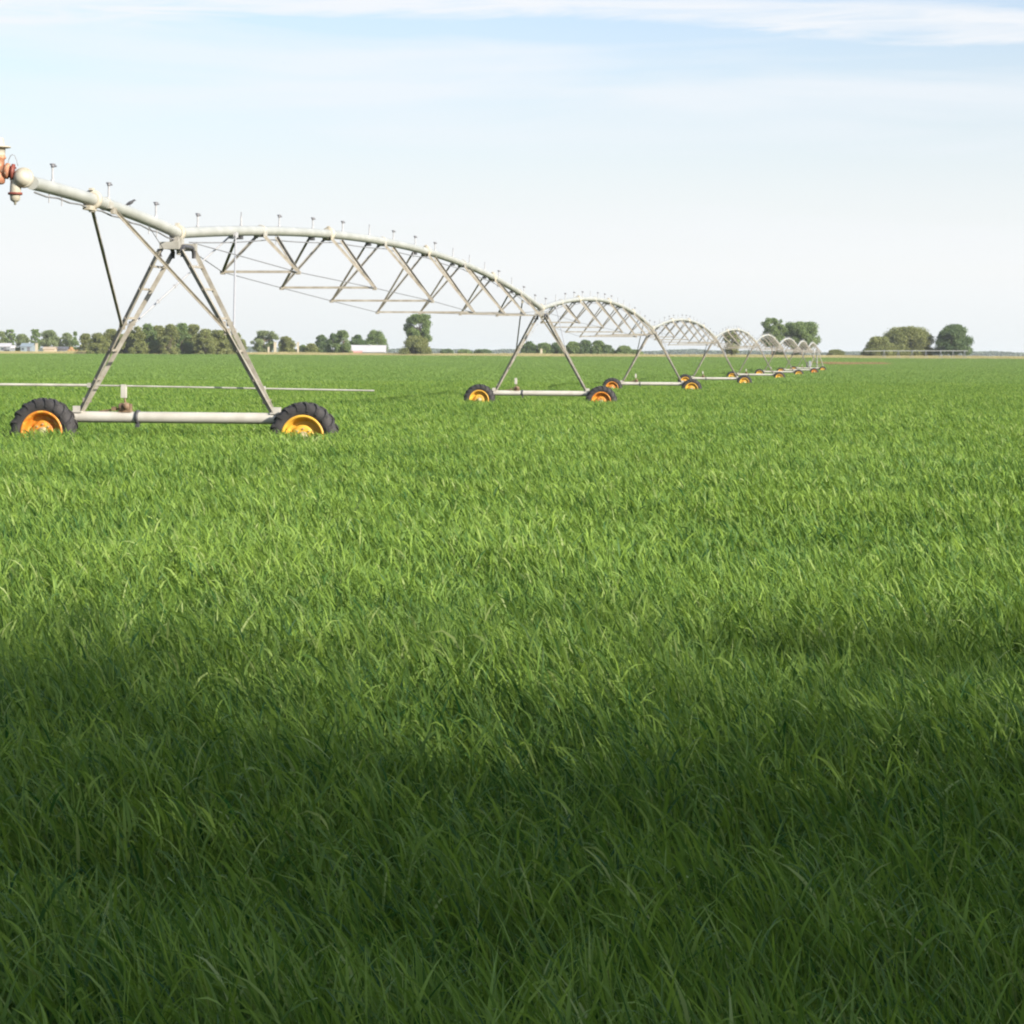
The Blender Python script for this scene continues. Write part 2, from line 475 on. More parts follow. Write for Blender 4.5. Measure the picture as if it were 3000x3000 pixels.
tag(o, 'dense green wheat in the near part of the field, leaning left in the wind', 'crop', kind='stuff')

def scatter(name, P, rot, scl, idx, srcs, material=None):
    """one object whose points carry instances of small patches"""
    n = len(P)
    me = bpy.data.meshes.new(name)
    me.vertices.add(n); me.vertices.foreach_set('co', np.asarray(P, np.float32).ravel())
    a = me.attributes.new('rz', 'FLOAT', 'POINT'); a.data.foreach_set('value', np.asarray(rot, np.float32))
    a = me.attributes.new('sc', 'FLOAT_VECTOR', 'POINT'); a.data.foreach_set('vector', np.asarray(scl, np.float32).ravel())
    a = me.attributes.new('ix', 'INT', 'POINT'); a.data.foreach_set('value', np.asarray(idx, np.int32))
    me.update()
    c = bpy.data.collections.new(name + '_patches')
    for s_ in srcs: c.objects.link(s_)
    ng = bpy.data.node_groups.new(name + '_nodes', 'GeometryNodeTree')
    ng.interface.new_socket('Geometry', in_out='INPUT', socket_type='NodeSocketGeometry')
    ng.interface.new_socket('Geometry', in_out='OUTPUT', socket_type='NodeSocketGeometry')
    gi = N(ng, 'NodeGroupInput'); gout = N(ng, 'NodeGroupOutput')
    ci = N(ng, 'GeometryNodeCollectionInfo'); ci.inputs['Collection'].default_value = c
    ci.inputs['Separate Children'].default_value = True; ci.inputs['Reset Children'].default_value = True
    iop = N(ng, 'GeometryNodeInstanceOnPoints'); iop.inputs['Pick Instance'].default_value = True
    def na(nm, dt):
        q = N(ng, 'GeometryNodeInputNamedAttribute', data_type=dt); q.inputs['Name'].default_value = nm; return q.outputs['Attribute']
    cx = N(ng, 'ShaderNodeCombineXYZ'); L(ng, na('rz', 'FLOAT'), cx.inputs[2])
    L(ng, gi.outputs[0], iop.inputs['Points']); L(ng, ci.outputs[0], iop.inputs['Instance'])
    L(ng, na('ix', 'INT'), iop.inputs['Instance Index'])
    L(ng, cx.outputs[0], iop.inputs['Rotation']); L(ng, na('sc', 'FLOAT_VECTOR'), iop.inputs['Scale'])
    L(ng, iop.outputs[0], gout.inputs[0])
    o = bpy.data.objects.new(name, me); COL.objects.link(o)
    md = o.modifiers.new('scatter', 'NODES'); md.node_group = ng
    return o
def patch(name, size, dens, wid, length, material, nseg=2, bend0=25, bendr=55, sl=.07, azs=.8, yoff=0, wheat=False):
    n = int(size * size * dens)
    x = nr.uniform(-size / 2, size / 2, n); y = nr.uniform(-size / 2, size / 2, n)
    if wheat:
        V, F, T = leaves(x + 40 + yoff * 3, y, np.zeros(n), wid, nseg, long_share=.15, lk=.9)
        V[:, 0] -= 40 + yoff * 3
    else:
        hn = vnoise(x + 5, y + yoff, 1.1) - .5
        l = length * (1 + hn * .30 + nr.normal(0, sl, n))
        V, F, T = blades(x, y, np.zeros(n), l, wid * nr.uniform(.6, 1.4, n), nseg, R(bend0) + R(bendr) * nr.random(n) ** 1.5,
                     WIND + nr.normal(0, azs, n), np.abs(nr.normal(0, R(8), n)), np.clip(nr.normal(.46, .22, n), 0, 1), nr.uniform(-1.9, 1.9, n), .3)
    return bpy.data.objects.new(name, np_mesh(name, [(V, F, T)], material))
def field(name, y0, y1, size, srcs, jitter=.12, hvar=.16, margin=1.14, inside=None, extra=6):
    P = []; Q = []; Z = []; I = []
    y = y0 + size / 2
    while y < y1:
        hw = .2143 * y * margin + extra
        k = int(math.ceil(hw / size))
        for i in range(-k, k + 1):
            X = i * size
            if inside and not inside(X, y): continue
            P.append((X, y, gz(y))); Q.append(nr.normal(0, jitter))
            h = 1 + hvar * (float(vnoise(X + 300, y * 1.0, size * 2.3)) - .5) * 2
            s = 1.06
            Z.append((s * (1 if nr.random() < .9 else .97), s, h)); I.append(int(nr.integers(0, len(srcs))))
        y += size
    return scatter(name, P, Q, Z, I, srcs)
SOILX = (px2w(2398, 500), px2w(2478, 500))
weed_zone = lambda X, y: 470 < y < 500 and SOILX[0] - 3 < X < SOILX[1] + 3
pa = [patch('wheat_patch_mid%d' % i, 3.0, 560, .022, .60, M['crop'], 2, yoff=i * 9, wheat=True) for i in range(4)]
tag(field('wheat_crop_middle', 61, 160, 3.0, pa), 'green wheat around the feet of the first irrigation towers', 'crop', kind='stuff')
pb = [patch('wheat_patch_far%d' % i, 6.0, 150, .046, .60, M['crop_far'], 2, yoff=i * 9 + 40, wheat=True) for i in range(4)]
tag(field('wheat_crop_distant', 160, 652, 6.0, pb, inside=lambda X, y: not weed_zone(X, y)), 'smooth green wheat running back to the dry grass edge of the field', 'crop', kind='stuff')
pd = [patch('dry_patch%d' % i, 6.0, 60, .06, .46, M['dry'], 2, 10, 50, .2, 2.0, yoff=i * 9 + 70) for i in range(3)]
tag(field('dry_grass', 652, 712, 6.0, pd, hvar=.4, margin=1.3), 'strip of straw coloured dry grass along the far edge of the wheat', 'grass', kind='stuff')
pw = [patch('weed_patch%d' % i, 6.0, 60, .055, .78, M['weeds'], 2, 10, 40, .15, 2.0, yoff=i * 9 + 90) for i in range(2)]
tag(field('dry_weeds', 470, 500, 6.0, pw, inside=weed_zone, margin=1.4), 'reddish brown patch of weeds in the wheat right of the farthest towers', 'weeds', kind='stuff')

# ------------------------------------------------------------------ irrigation machine: geometry of its line
TX = [518, 1584.5, 1910.5, 2095, 2215, 2283, 2337, 2368, 2394]
TY = [36.5 + 42.8 * i for i in range(9)]
TP = [Vector((px2w(TX[i], TY[i]), TY[i], gz(TY[i]))) for i in range(9)]
# keep every span the same length
SPAN = 43.25
for i in range(1, 9):
    d = TP[i] - TP[i - 1]; d.z = 0; d = d.normalized() * SPAN
    TP[i] = Vector((TP[i - 1].x + d.x, TP[i - 1].y + d.y, gz(TP[i - 1].y + d.y)))
PIPE_Z = 3.636; PR = .086
CROWN = .80
def th(i):
    a = TP[max(i - 1, 0)]; b = TP[min(i + 1, 8)]
    return math.atan2(b.x - a.x, b.y - a.y)

# ------------------------------------------------------------------ wheel
def wheel(parent, x, rimmat, label=None):
    y = -.23
    c = Vector((x, y, .55 if x > 0 else .58))
    t = MB()
    ro, wdt = .505, .29
    prof = []
    # rounded tyre carcass (axis = -Y towards the viewer), from inner bead to inner bead
    for (a, r) in [(-.105, .315), (-.135, .35), (-.145, .41), (-.135, .46), (-.10, .492), (-.05, .505), (0, .508), (.05, .505), (.10, .492), (.135, .46), (.145, .41), (.135, .35), (.105, .315)]:
        prof.append((a, r))
    t.lathe(c, (0, -1, 0), prof, 48)
    # lugs: chevron bars over the shoulder
    for k in range(18):
        for s_ in (-1, 1):
            a = 2 * math.pi * (k + (.5 if s_ > 0 else 0)) / 18
            rot = Matrix.Rotation(a, 3, 'Y')
            pts = [(0.00, .012, .530), (.42, .085, .527), (.8, .142, .498), (1.0, .155, .44)]
            hw = .024
            vs = []
            for (f, ax, rr) in pts:
                sh = f * .20
                for (dt, dr) in ((-hw, 0), (hw, 0), (hw * 1.2, -.05), (-hw * 1.2, -.05)):
                    ang = (dt + sh * .55) / .5
                    v = Vector((math.sin(ang) * (rr + dr), s_ * ax, math.cos(ang) * (rr + dr)))
                    vs.append(rot @ v + c)
            fs = []
            for j in range(3):
                for q in range(4):
                    fs.append((j * 4 + q, j * 4 + (q + 1) % 4, (j + 1) * 4 + (q + 1) % 4, (j + 1) * 4 + q))
            fs += [(0, 1, 2, 3), (15, 14, 13, 12)]
            t.add(vs, fs, 0)
    root = bpy.data.objects.new('wheel', None); COL.objects.link(root); root.parent = parent
    root.empty_display_size = .2
    if label: root['label'] = label
    t.build('tyre', M['tyre'], root)
    r = MB()
    r.lathe(c, (0, -1, 0), [(.125, .335), (.140, .325), (.132, .30), (.10, .288), (.03, .272), (.0, .262), (-.02, .255), (-.02, .20), (.045, .175), (.06, .15), (.055, .10), (.05, .05), (.05, .002)], 40)
    r.lathe(c, (0, -1, 0), [(-.125, .335), (-.14, .325), (-.13, .30), (-.02, .258)], 40)
    r.build('rim', rimmat, root)
    h = MB()
    h.lathe(c, (0, -1, 0), [(.05, .085), (.085, .08), (.095, .05), (.13, .045), (.135, .001)], 20)
    for k in range(8):
        a = k * math.pi / 4
        h.lathe(c + Vector((math.sin(a) * .125, 0, math.cos(a) * .125)), (0, -1, 0), [(.05, .014), (.078, .014), (.08, .001)], 6, smooth=False)
    h.build('hub', M['hub'], root)
    return root

# ------------------------------------------------------------------ tower
LEG_TOP_Z = 3.36; LX0, LX1 = .17, 1.51; LEG_BOT_Z = .90
def make_tower(wm, first=False):
    root = empty('irrigation_tower', (0, 0, 0))
    # base beam with couplings and worm gearboxes
    b = MB(); b.tube([(-1.78, 0, .815), (1.78, 0, .815)], .086, 20)
    for x in (-1.72, 1.72):
        b.lathe((x - .012, 0, .815), (1, 0, 0), [(0, .09), (0, .112), (.024, .112), (.024, .09)], 20)
    for s_ in (-1, 1):   # foot plates under the legs
        b.box((s_ * 1.56, 0, .895), (.16, .17, .022)); b.box((s_ * 1.56, -.07, .94), (.12, .008, .09)); b.box((s_ * 1.56, .07, .94), (.12, .008, .09))
    b.build('base_beam', M['beam'], root)
    for s_ in (-1, 1):
        g = MB()
        g.box((s_ * 1.93, -.01, .64), (.24, .20, .26)); g.lathe((s_ * 2.05, .02, .55), (0, -1, 0), [(0, .10), (.10, .10), (.12, .07), (.26, .06)], 16)
        g.tube([(s_ * 1.80, 0, .78), (s_ * 1.93, 0, .68)], .06, 10)
        g.build('gearbox', M['dark'], root)
    br = MB(); br.lathe((-.63, 0, .815), (1, 0, 0), [(0, .086), (0, .112), (.045, .112), (.045, .086)], 20)
    br.box((-.605, -.03, .705), (.055, .05, .08))
    br.build('beam_clamp', M['dark'], root)
    # drive motor on top of the beam with drive shafts
    m = MB(); m.lathe((-.90, -.02, .97), (1, 0, 0), [(0, .001), (0, .05), (.02, .065), (.15, .065), (.17, .05), (.17, .001)], 16)
    m.box((-.78, 0, .955), (.13, .12, .13)); m.lathe((-.78, -.05, .99), (0, -1, 0), [(0, .055), (.05, .05), (.055, .001)], 14)
    m.tube([(-.92, 0, .94), (-1.22, 0, .90)], .016, 6); m.box((-.98, -.01, .945), (.07, .07, .06))
    m.box((-.80, 0, .905), (.20, .10, .03))
    m.tube([(-.80, 0, 1.00), (-.825, 0, 1.13)], .014, 6)
    m.build('drive_motor', M['motor'], root)
    mk = MB(); mk.box((-.835, -.02, 1.215), (.078, .012, .205)); mk.box((-.80, .01, 1.20), (.012, .05, .18)); mk.box((-.835, 0, 1.13), (.08, .05, .012))
    mk.build('marker_plate', M['beam'], root)
    # four legs
    def legpt(sx, sy, t):
        return Vector((sx * (LX0 + (LX1 - LX0) * t), sy * (.33 * (1 - t) ** 1.0 * .98 + .035), LEG_TOP_Z + (LEG_BOT_Z - LEG_TOP_Z) * t))
    for sx in (-1, 1):
        for sy in (-1, 1):
            l = MB(); l.angle(legpt(sx, sy, 0), legpt(sx, sy, 1), .07, .007, up=(0, 1, 0) if sy > 0 else (0, -1, 0), flip=1)
            for t in (.45, .93):
                p = legpt(sx, sy, t); l.box(p, (.10, .012, .07))
            l.build('leg', M['angle'], root)
    for sx in (-1, 1):
        for t in (.10, .24, .42, .62, .80):
            p = legpt(sx, -1, t); q = legpt(sx, 1, t)
            rg = MB(); rg.angle(p + Vector((0, -.04, 0)), q + Vector((0, .04, 0)), .035, .005)
            rg.build('rung', M['angle'], root)
    # head: side yokes, cap plates, saddle channel to the pipe
    yk = MB()
    for sx in (-1, 1):
        yk.tube([(sx * .17, -.33, 3.26), (sx * .165, -.33, 3.36), (sx * .16, -.24, 3.42), (sx * .16, .24, 3.42), (sx * .165, .33, 3.36), (sx * .17, .33, 3.26)], .034, 8)
    yk.build('yoke', M['dark'], root)
    hd = MB()
    hd.box((-.02, -.33, 3.43), (.30, .10, .11)); hd.box((.06, .33, 3.43), (.30, .10, .11))
    hd.box((0, 0, 3.42), (.09, .56, .08)); hd.box((.05, -.03, 3.43), (.085, .10, .26)); hd.box((.0, .14, 3.47), (.12, .05, .18))
    hd.box((0, -.16, 3.50), (.14, .06, .14))
    hd.build('head_plate', M['galv'], root)
    # knee braces from the pipe on both sides down to the legs
    for sy in (-1, 1):
        for sx in (-1, 1):
            k = MB()
            yo = (3.55 if sx < 0 else 3.15) + (.32 if sy < 0 else 0)
            top = Vector((sx * .09, sy * yo, PIPE_Z + .15)); bot = legpt(sx, sy, .47 if sx < 0 else .50)
            k.box(top + Vector((0, 0, -.02)), (.05, .14, .09)); k.box(bot, (.09, .03, .10))
            if sy < 0:
                k.angle(top, bot, .040, .006, flip=(-1 if sx > 0 else sx), up=((0, -1, 0) if sx > 0 else None))
                k.build('knee_brace', M['angle'], root)
            else:
                k.tube([top, bot], .015, 8)
                if sx < 0:
                    for t in (.58, .74): k.box(top.lerp(bot, t), (.04, .05, .055))
                k.build('knee_brace', M['stem'], root)
    # pipe coupling above the head
    cp = MB(); cp.lathe((0, -.05, PIPE_Z), (0, 1, 0), [(0, .09), (0, .125), (.03, .128), (.05, .118), (.07, .128), (.10, .125), (.10, .09)], 20)
    cp.box((0, 0, PIPE_Z + .135), (.05, .09, .035)); cp.box((0, -.02, PIPE_Z - .12), (.09, .14, .08))
    cp.build('pipe_coupling', M['cream'], root)
    wheel(root, -2.02, wm[0], 'wheel with %s rim' % ('orange' if wm[0] is M['orange'] else 'yellow'))
    wheel(root, 2.05, wm[1], 'wheel with %s rim' % ('orange' if wm[1] is M['orange'] else 'yellow'))
    return root
TG = 'wheeled towers of the irrigation line'
tlabels = [
 'nearest and largest irrigation tower, its left rim orange and its right rim yellow',
 'second irrigation tower from the front, with a bright orange rim on its right wheel',
 'third irrigation tower, left wheel peeping out behind the orange wheel of the second',
 'fourth irrigation tower, standing right behind and beside the third with yellow rims',
 'fifth irrigation tower, whose yellow wheel stands left of the two trees behind the line',
 'sixth irrigation tower, below the left one of the two trees behind the line',
 'seventh irrigation tower, third last wheel pair below the far trees',
 'farthest irrigation tower, next to the centre of the machine and the reddish weeds']
proto = make_tower((M['yellow'], M['orange']))
first = make_tower((M['orange'], M['yellow']))
# long guard bar clamped to the legs of the first tower
inv_th = th(0)
towers = []
for i in range(8):
    if i == 0: o = first
    elif i == 1: o = proto
    else: o = copy_tree(proto)
    o.location = TP[i]; o.rotation_euler = (0, 0, -th(i))
    tag(o, tlabels[i], 'irrigation tower', TG)
    towers.append(o)
# from the third tower on, both rims are yellow (share mesh data with the first tower's right rim)
ydat = {}
def rims(o): 
    w = [c for c in o.children if c.name.startswith('wheel')]
    w.sort(key=lambda q: sum(v.co.x for v in [c for c in q.children if c.name.startswith('tyre')][0].data.vertices[:4]))
    return [[c for c in q.children if c.name.startswith('rim')][0] for q in w], w
rf, _ = rims(first); rp, _ = rims(proto)
for i in range(2, 8):
    rr, ww = rims(towers[i])
    if i not in (6,):
        rr[1].data = rf[1].data; ww[1]['label'] = 'wheel with yellow rim'
    if i in (2,):
        rr[0].data = rf[0].data; ww[0]['label'] = 'wheel with orange rim'

def loc2(o, p):   # world point to the local frame of a root with z rotation
    a = -o.rotation_euler.z
    d = Vector(p) - Vector(o.location)
    return Vector((d.x * math.cos(a) - d.y * math.sin(a), d.x * math.sin(a) + d.y * math.cos(a), d.z))
def W3(x, y, Y): return Vector((px2w(x, Y), Y, zpx(x, y, Y)))
gb = MB()
p0 = loc2(first, W3(-160, 1125, 36.25)); p1 = loc2(first, W3(262, 1128.5, 36.62)); p2 = loc2(first, W3(1097, 1144.5, 36.75))
gb.tube([p0, p1], .021, 10); gb.tube([p1, p2], .0135, 10); gb.box(p1, (.05, .06, .07))
gb.box(loc2(first, W3(772, 1138.0, 36.6)), (.05, .10, .07))
gb.build('guard_bar', M['galv'], first)['label'] = 'long pale bar crossing both legs'
# ------------------------------------------------------------------ spans
def pz(yy):
    u = yy / SPAN
    return 4 * CROWN * u * (1 - u)
STA = [SPAN * k / 8 - .25 * (1 - k / 8) for k in range(1, 8)]
WD = [1.35, 1.87, 2.25, 2.37, 2.25, 1.87, 1.35]
DP = [.72, 1.06, 1.31, 1.48, 1.31, 1.06, .72]
def sprinkler(parent, yy, zz, kind=0, h=.17):
    s_ = MB()
    b0 = Vector((0, yy, zz + PR - .01))
    s_.tube([b0, b0 + Vector((0, 0, h))], .013, 8, 0)
    s_.lathe(b0 + Vector((0, 0, .01)), (0, 0, 1), [(0, .024), (.025, .024), (.03, .013)], 8, 0)
    if kind == 1:
        s_.tube([b0 + Vector((0, 0, h)), b0 + Vector((0, 0, h + .07))], .007, 6, 1)
    else:
        s_.lathe(b0 + Vector((0, 0, h)), (0, 0, 1), [(0, .012), (.0, .022), (.028, .026), (.028, .022), (.036, .038), (.046, .040), (.052, .018), (.053, .001)], 12, 1)
        s_.box(b0 + Vector((.03, 0, h + .015)), (.045, .018, .022), mi=1)
    return s_.build('sprinkler', [M['stem'], M['plastic']], parent)
def make_span():
    root = empty('irrigation_span', (0, 0, 0))
    n = 49
    p = MB(); p.tube([(0, SPAN * k / (n - 1), pz(SPAN * k / (n - 1))) for k in range(n)], PR, 20)
    p.build('pipe', M['pipe'], root)
    for k, yy in enumerate(STA):
        f = MB(); big = (k % 2 == 1)
        ro = .135 if big else .105
        f.lathe((0, yy - .02, pz(yy)), (0, 1, 0), [(0, PR), (0, ro), (.018, ro), (.022, ro - .012), (.026, ro), (.044, ro), (.044, PR)], 20)
        if big: f.box((.0, yy, pz(yy) + .14), (.05, .07, .03))
        # hanger plate for the truss legs
        f.box((-.085, yy, pz(yy) - .075), (.012, .26, .10)); f.box((.085, yy, pz(yy) - .075), (.012, .26, .10)); f.box((0, yy, pz(yy) - .10), (.17, .18, .012))
        f.build('flange', M['cream'] if big else M['galv'], root)
        f2 = MB(); yb = yy - 1.35
        f2.box((-.03, yb, pz(yb) - .11), (.10, .16, .06)); f2.build('bracket', M['dark'], root)
        w = WD[k] / 2; d = DP[k]; zc = pz(yy) - d
        for sx, offs in ((-1, (-1.35, .02)), (1, (-.05, .85))):
            for oo in offs:
                yt = yy + oo
                l = MB(); l.angle((sx * .075, yt, pz(yt) - .10), (sx * w, yy, zc), .052, .006, flip=sx)
                l.build('truss_leg', M['angle'], root)
        sp_ = MB(); sp_.angle((-w, yy, zc), (w, yy, zc), .045, .005); sp_.box((-w, yy, zc - .01), (.07, .10, .06)); sp_.box((w, yy, zc - .01), (.07, .10, .06))
        sp_.build('spreader', M['angle'], root)
    for sx in (-1, 1):
        r = MB()
        pts = [Vector((sx * .10, .45, -.12))] + [Vector((sx * WD[k] / 2, STA[k], pz(STA[k]) - DP[k])) for k in range(7)] + [Vector((sx * .10, SPAN - .45, -.12))]
        for a, b_ in zip(pts[:-1], pts[1:]): r.tube([a, b_], .0085, 6)
        r.build('truss_rod', M['wire'], root)
    c = MB()
    pts = []
    for k in range(0, 65):
        yy = .6 + (SPAN - 1.2) * k / 64
        pts.append((.02, yy, pz(yy) - .155 - .035 * abs(math.sin(k * math.pi / 8))))
    c.tube(pts, .011, 6); c.build('control_cable', M['wire'], root)
    for k in range(16):
        yy = SPAN * (k + .42) / 16
        sprinkler(root, yy, pz(yy), 1 if k in (1, 5, 9, 10, 11, 13) else 0)
    for k in (2, 7, 12):
        dr = MB(); yy = SPAN * k / 16 + .9; dr.tube([(0, yy, pz(yy) - .08), (0, yy, pz(yy) - .24)], .009, 6); dr.build('drain', M['stem'], root)
    return root
slabels = [
 'longest looking span, arching from the nearest tower to the second',
 'second arched truss span from the front, over the grove in the middle of the horizon',
 'third arched truss span, between the third tower and the fourth far right of centre',
 'fourth arched truss span, in front of the small lone tree in the line',
 'fifth arched truss span, small and lacy just left of the two far trees',
 'sixth arched truss span, a pale hoop below the left one of the two trees',
 'seventh arched truss span, a pale hoop below the gap of the two trees',
 'farthest truss span, ending at the centre of the machine below the right tree']
sp0 = make_span()
spans = []
for i in range(8):
    o = sp0 if i == 0 else copy_tree(sp0)
    a = TP[i] + Vector((0, 0, PIPE_Z)); b_ = TP[i + 1] + Vector((0, 0, PIPE_Z))
    d = b_ - a
    o.location = a
    o.rotation_euler = (math.atan2(d.z, math.hypot(d.x, d.y)), 0, -math.atan2(d.x, d.y))
    tag(o, slabels[i], 'pipe span', 'arched pipe spans of the irrigation line')
    spans.append(o)

# ------------------------------------------------------------------ overhang with the end gun
A0 = TP[0] + Vector((0, 0, PIPE_Z))
boom = empty('overhang_pipe', A0, (0, 0, -th(0)))
tag(boom, 'sloping overhang pipe from the nearest tower to the rusty end gun at the left edge', 'irrigation pipe')
OL = 6.55
def oz(yy):   # yy negative
    u = -yy
    return .0805 * u - .0054 * u * u
op = MB(); op.tube([(0, -OL * k / 14, oz(-OL * k / 14)) for k in range(15)], PR, 20); op.build('pipe', M['pipe'], boom)
fl = MB(); fy = -4.15
fl.lathe((0, fy - .02, oz(fy)), (0, 1, 0), [(0, PR), (0, .135), (.02, .135), (.03, .12), (.04, .135), (.06, .135), (.06, PR)], 20)
fl.box((0, fy - .02, oz(fy) + .14), (.05, .10, .03)); fl.box((0, fy - .1, oz(fy) - .12), (.10, .30, .06)); fl.build('flange', M['cream'], boom)
f3 = MB(); f3.lathe((0, -3.60, oz(-3.62)), (0, 1, 0), [(0, PR), (0, .096), (.03, .096), (.03, PR)], 20); f3.box((.07, -3.57, oz(-3.57) - .02), (.05, .16, .09)); f3.build('clamp', M['galv'], boom)
for k, yy in enumerate((-5.77, -3.42, -1.15)):
    sprinkler(boom, yy, oz(yy), 0, .19)
for yy in (-5.9, -5.4, -1.5, -1.1):
    dr = MB(); dr.tube([(0, yy, oz(yy) - .08), (0, yy, oz(yy) - .20)], .009, 6); dr.build('drain', M['stem'], boom)
cbm = MB(); cbm.tube([(.0, -OL * k / 14 * .97 - .1, oz(-OL * k / 14 * .97) - .11 - .02 * (k % 2)) for k in range(15)], .012, 6); cbm.build('control_cable', M['wire'], boom)
st = MB(); st.tube([(.03, -1.6, oz(-1.6) - .1), (-.12, -.33, -.26)], .006, 5); st.build('stay_wire', M['wire'], boom)

# end gun (its own thing, bolted on the end)
gun_o = boom.matrix_basis @ Vector((0, -OL, oz(-OL))) if False else None
Yg = TP[0].y - OL * math.cos(th(0))
def G(x, y, dY=0): return W3(x, y, Yg + dY)
gunroot = empty('end_gun', G(42, 540))
tag(gunroot, 'rusty end gun with elbow, valve and drain at the left edge', 'sprinkler gun')
def rel(p): return Vector(p) - Vector(gunroot.location)
ad = Vector((math.sin(th(0)), math.cos(th(0)), -.01)).normalized()
e = MB()
pe = G(67, 521)
e.lathe(rel(pe), ad, [(-.05, .05), (-.05, .125), (-.02, .13), (0, .13), (.02, .11), (.06, PR)], 24)
e.lathe(rel(pe) + Vector((-.005, 0, 0)), -ad, [(0, .115), (.04, .118), (.08, .105), (.12, .072), (.14, .035), (.142, .001)], 24)
e.tube([rel(G(46, 528)), rel(G(43, 550)), rel(G(42, 570))], [.075, .070, .068], 20)
e.lathe(rel(G(42, 570)), (0, 0, -1), [(0, .068), (.03, .065), (.07, .06), (.085, .04), (.10, .018), (.13, .012), (.131, .001)], 20)
e.build('elbow', M['cream'], gunroot)
rgm = MB(); rgm.lathe(rel(G(42, 564)), (0, 0, -1), [(0, .068), (0, .090), (.028, .090), (.028, .068)], 24); rgm.build('drain_ring', M['red'], gunroot)
vb = MB()
vb.lathe(rel(G(38, 505)), Vector((-1, -.1, .12)), [(0, .001), (0, .105), (.035, .105), (.035, .075), (.06, .075)], 24)
for k in range(8):
    a = k * math.pi / 4
    vb.box(rel(G(36, 505)) + Vector((0, math.cos(a) * .085, math.sin(a) * .085)), (.05, .022, .022))
vb.build('valve', M['red'], gunroot)
fp = MB(); fp.lathe(rel(G(24, 502)), Vector((-1, -.1, .12)), [(0, .001), (0, .10), (.05, .10), (.06, .07), (.14, .07)], 24); fp.build('flange', M['rusty'], gunroot)
gg = MB(); gx = -8
base = rel(G(gx, 535))
gg.lathe(base, (0, 0, 1), [(-.02, .001), (-.02, .06), (.0, .085), (.06, .09), (.12, .082), (.29, .078), (.30, .095), (.325, .098), (.335, .085), (.345, .085)], 24)
gg.build('body', M['rusty'], gunroot)
gc = MB()
gc.lathe(base + Vector((0, 0, .345)), (0, 0, 1), [(0, .085), (.085, .088), (.09, .13), (.095, .155), (.11, .155), (.115, .08), (.13, .075), (.21, .068), (.22, .05), (.222, .001)], 24)
gc.tube([base + Vector((0, 0, .50)), base + Vector((-.35, -.05, .60)), base + Vector((-.75, -.1, .72))], [.05, .045, .03], 12)
gc.build('barrel', M['cream'], gunroot)
wr = MB()
wp = [G(50, 486), G(46, 470), G(40, 456), G(33, 452), G(27, 458), G(22, 470), G(20, 480)]
wr.tube([rel(p) for p in wp], .005, 6)
wr.build('wire_loop', M['wire'], gunroot)

# ------------------------------------------------------------------ bird on the overhang
by = -2.42
bp = A0 + Vector((math.sin(th(0)) * by, math.cos(th(0)) * by, oz(by) + PR))
bird = empty('bird', bp, (0, 0, R(12)))
tag(bird, 'small dark bird perched on the overhang pipe near the first tower', 'bird')
bb = MB()
pts = [(-.105, 0, .012), (-.06, 0, .028), (-.03, 0, .042), (0, 0, .058), (.025, 0, .072), (.042, 0, .088), (.055, 0, .096), (.066, 0, .097), (.074, 0, .095), (.088, 0, .093)]
bb.tube(pts, [.004, .010, .021, .026, .022, .014, .0155, .013, .005, .001], 12)
bb.tube([(-.005, .008, .036), (.0, .01, .0)], .002, 5); bb.tube([(-.005, -.008, .036), (.0, -.01, .0)], .002, 5)
bb.build('body', M['bird'], bird)
wg = MB()
for s_ in (-1, 1):
    wg.add([(.022, s_ * .020, .072), (.0, s_ * .027, .050), (-.045, s_ * .020, .026), (-.085, s_ * .006, .022), (-.04, s_ * .016, .048), (.0, s_ * .022, .070)], [(0, 1, 2, 3, 4, 5)] if s_ > 0 else [(5, 4, 3, 2, 1, 0)])
wg.build('wing', M['bird'], bird)

# ------------------------------------------------------------------ the centre of the machine
pv = empty('pivot_centre', TP[8], (0, 0, -th(8)))
tag(pv, 'pyramid shaped pivot centre where the last pipe span ends', 'pivot')
q = MB()
for sx in (-1, 1):
    for sy in (-1, 1):
        q.angle((sx * 1.2, sy * 1.2, 0), (sx * .15, sy * .15, PIPE_Z - .2), .08, .008)
for zz, w in ((1.0, .93), (2.2, .6)):
    for a, b_ in (((-w, -w), (w, -w)), ((w, -w), (w, w)), ((w, w), (-w, w)), ((-w, w), (-w, -w))):
        q.angle((a[0], a[1], zz), (b_[0], b_[1], zz), .05, .006)
q.build('frame', M['angle'], pv)
q = MB(); q.tube([(0, 0, 0), (0, 0, PIPE_Z - .1), (0, -.1, PIPE_Z), (0, -.5, PIPE_Z)], .09, 16); q.build('riser_pipe', M['pipe'], pv)
cbx = empty('control_box', W3(2373, 1062, 372) * 1.0)
cbx.location.z = gz(372)
tag(cbx, 'white upright control box beside the centre of the machine', 'control box')
q = MB(); q.box((0, 0, 1.25), (.36, .22, .85)); q.box((0, 0, 1.70), (.42, .28, .04)); q.build('cabinet', M['white'], cbx)
q = MB(); q.tube([(0, 0, 0), (0, 0, .85)], .04, 8); q.box((-.45, 0, 1.0), (.22, .2, 1.1)); q.build('post', M['dark'], cbx)

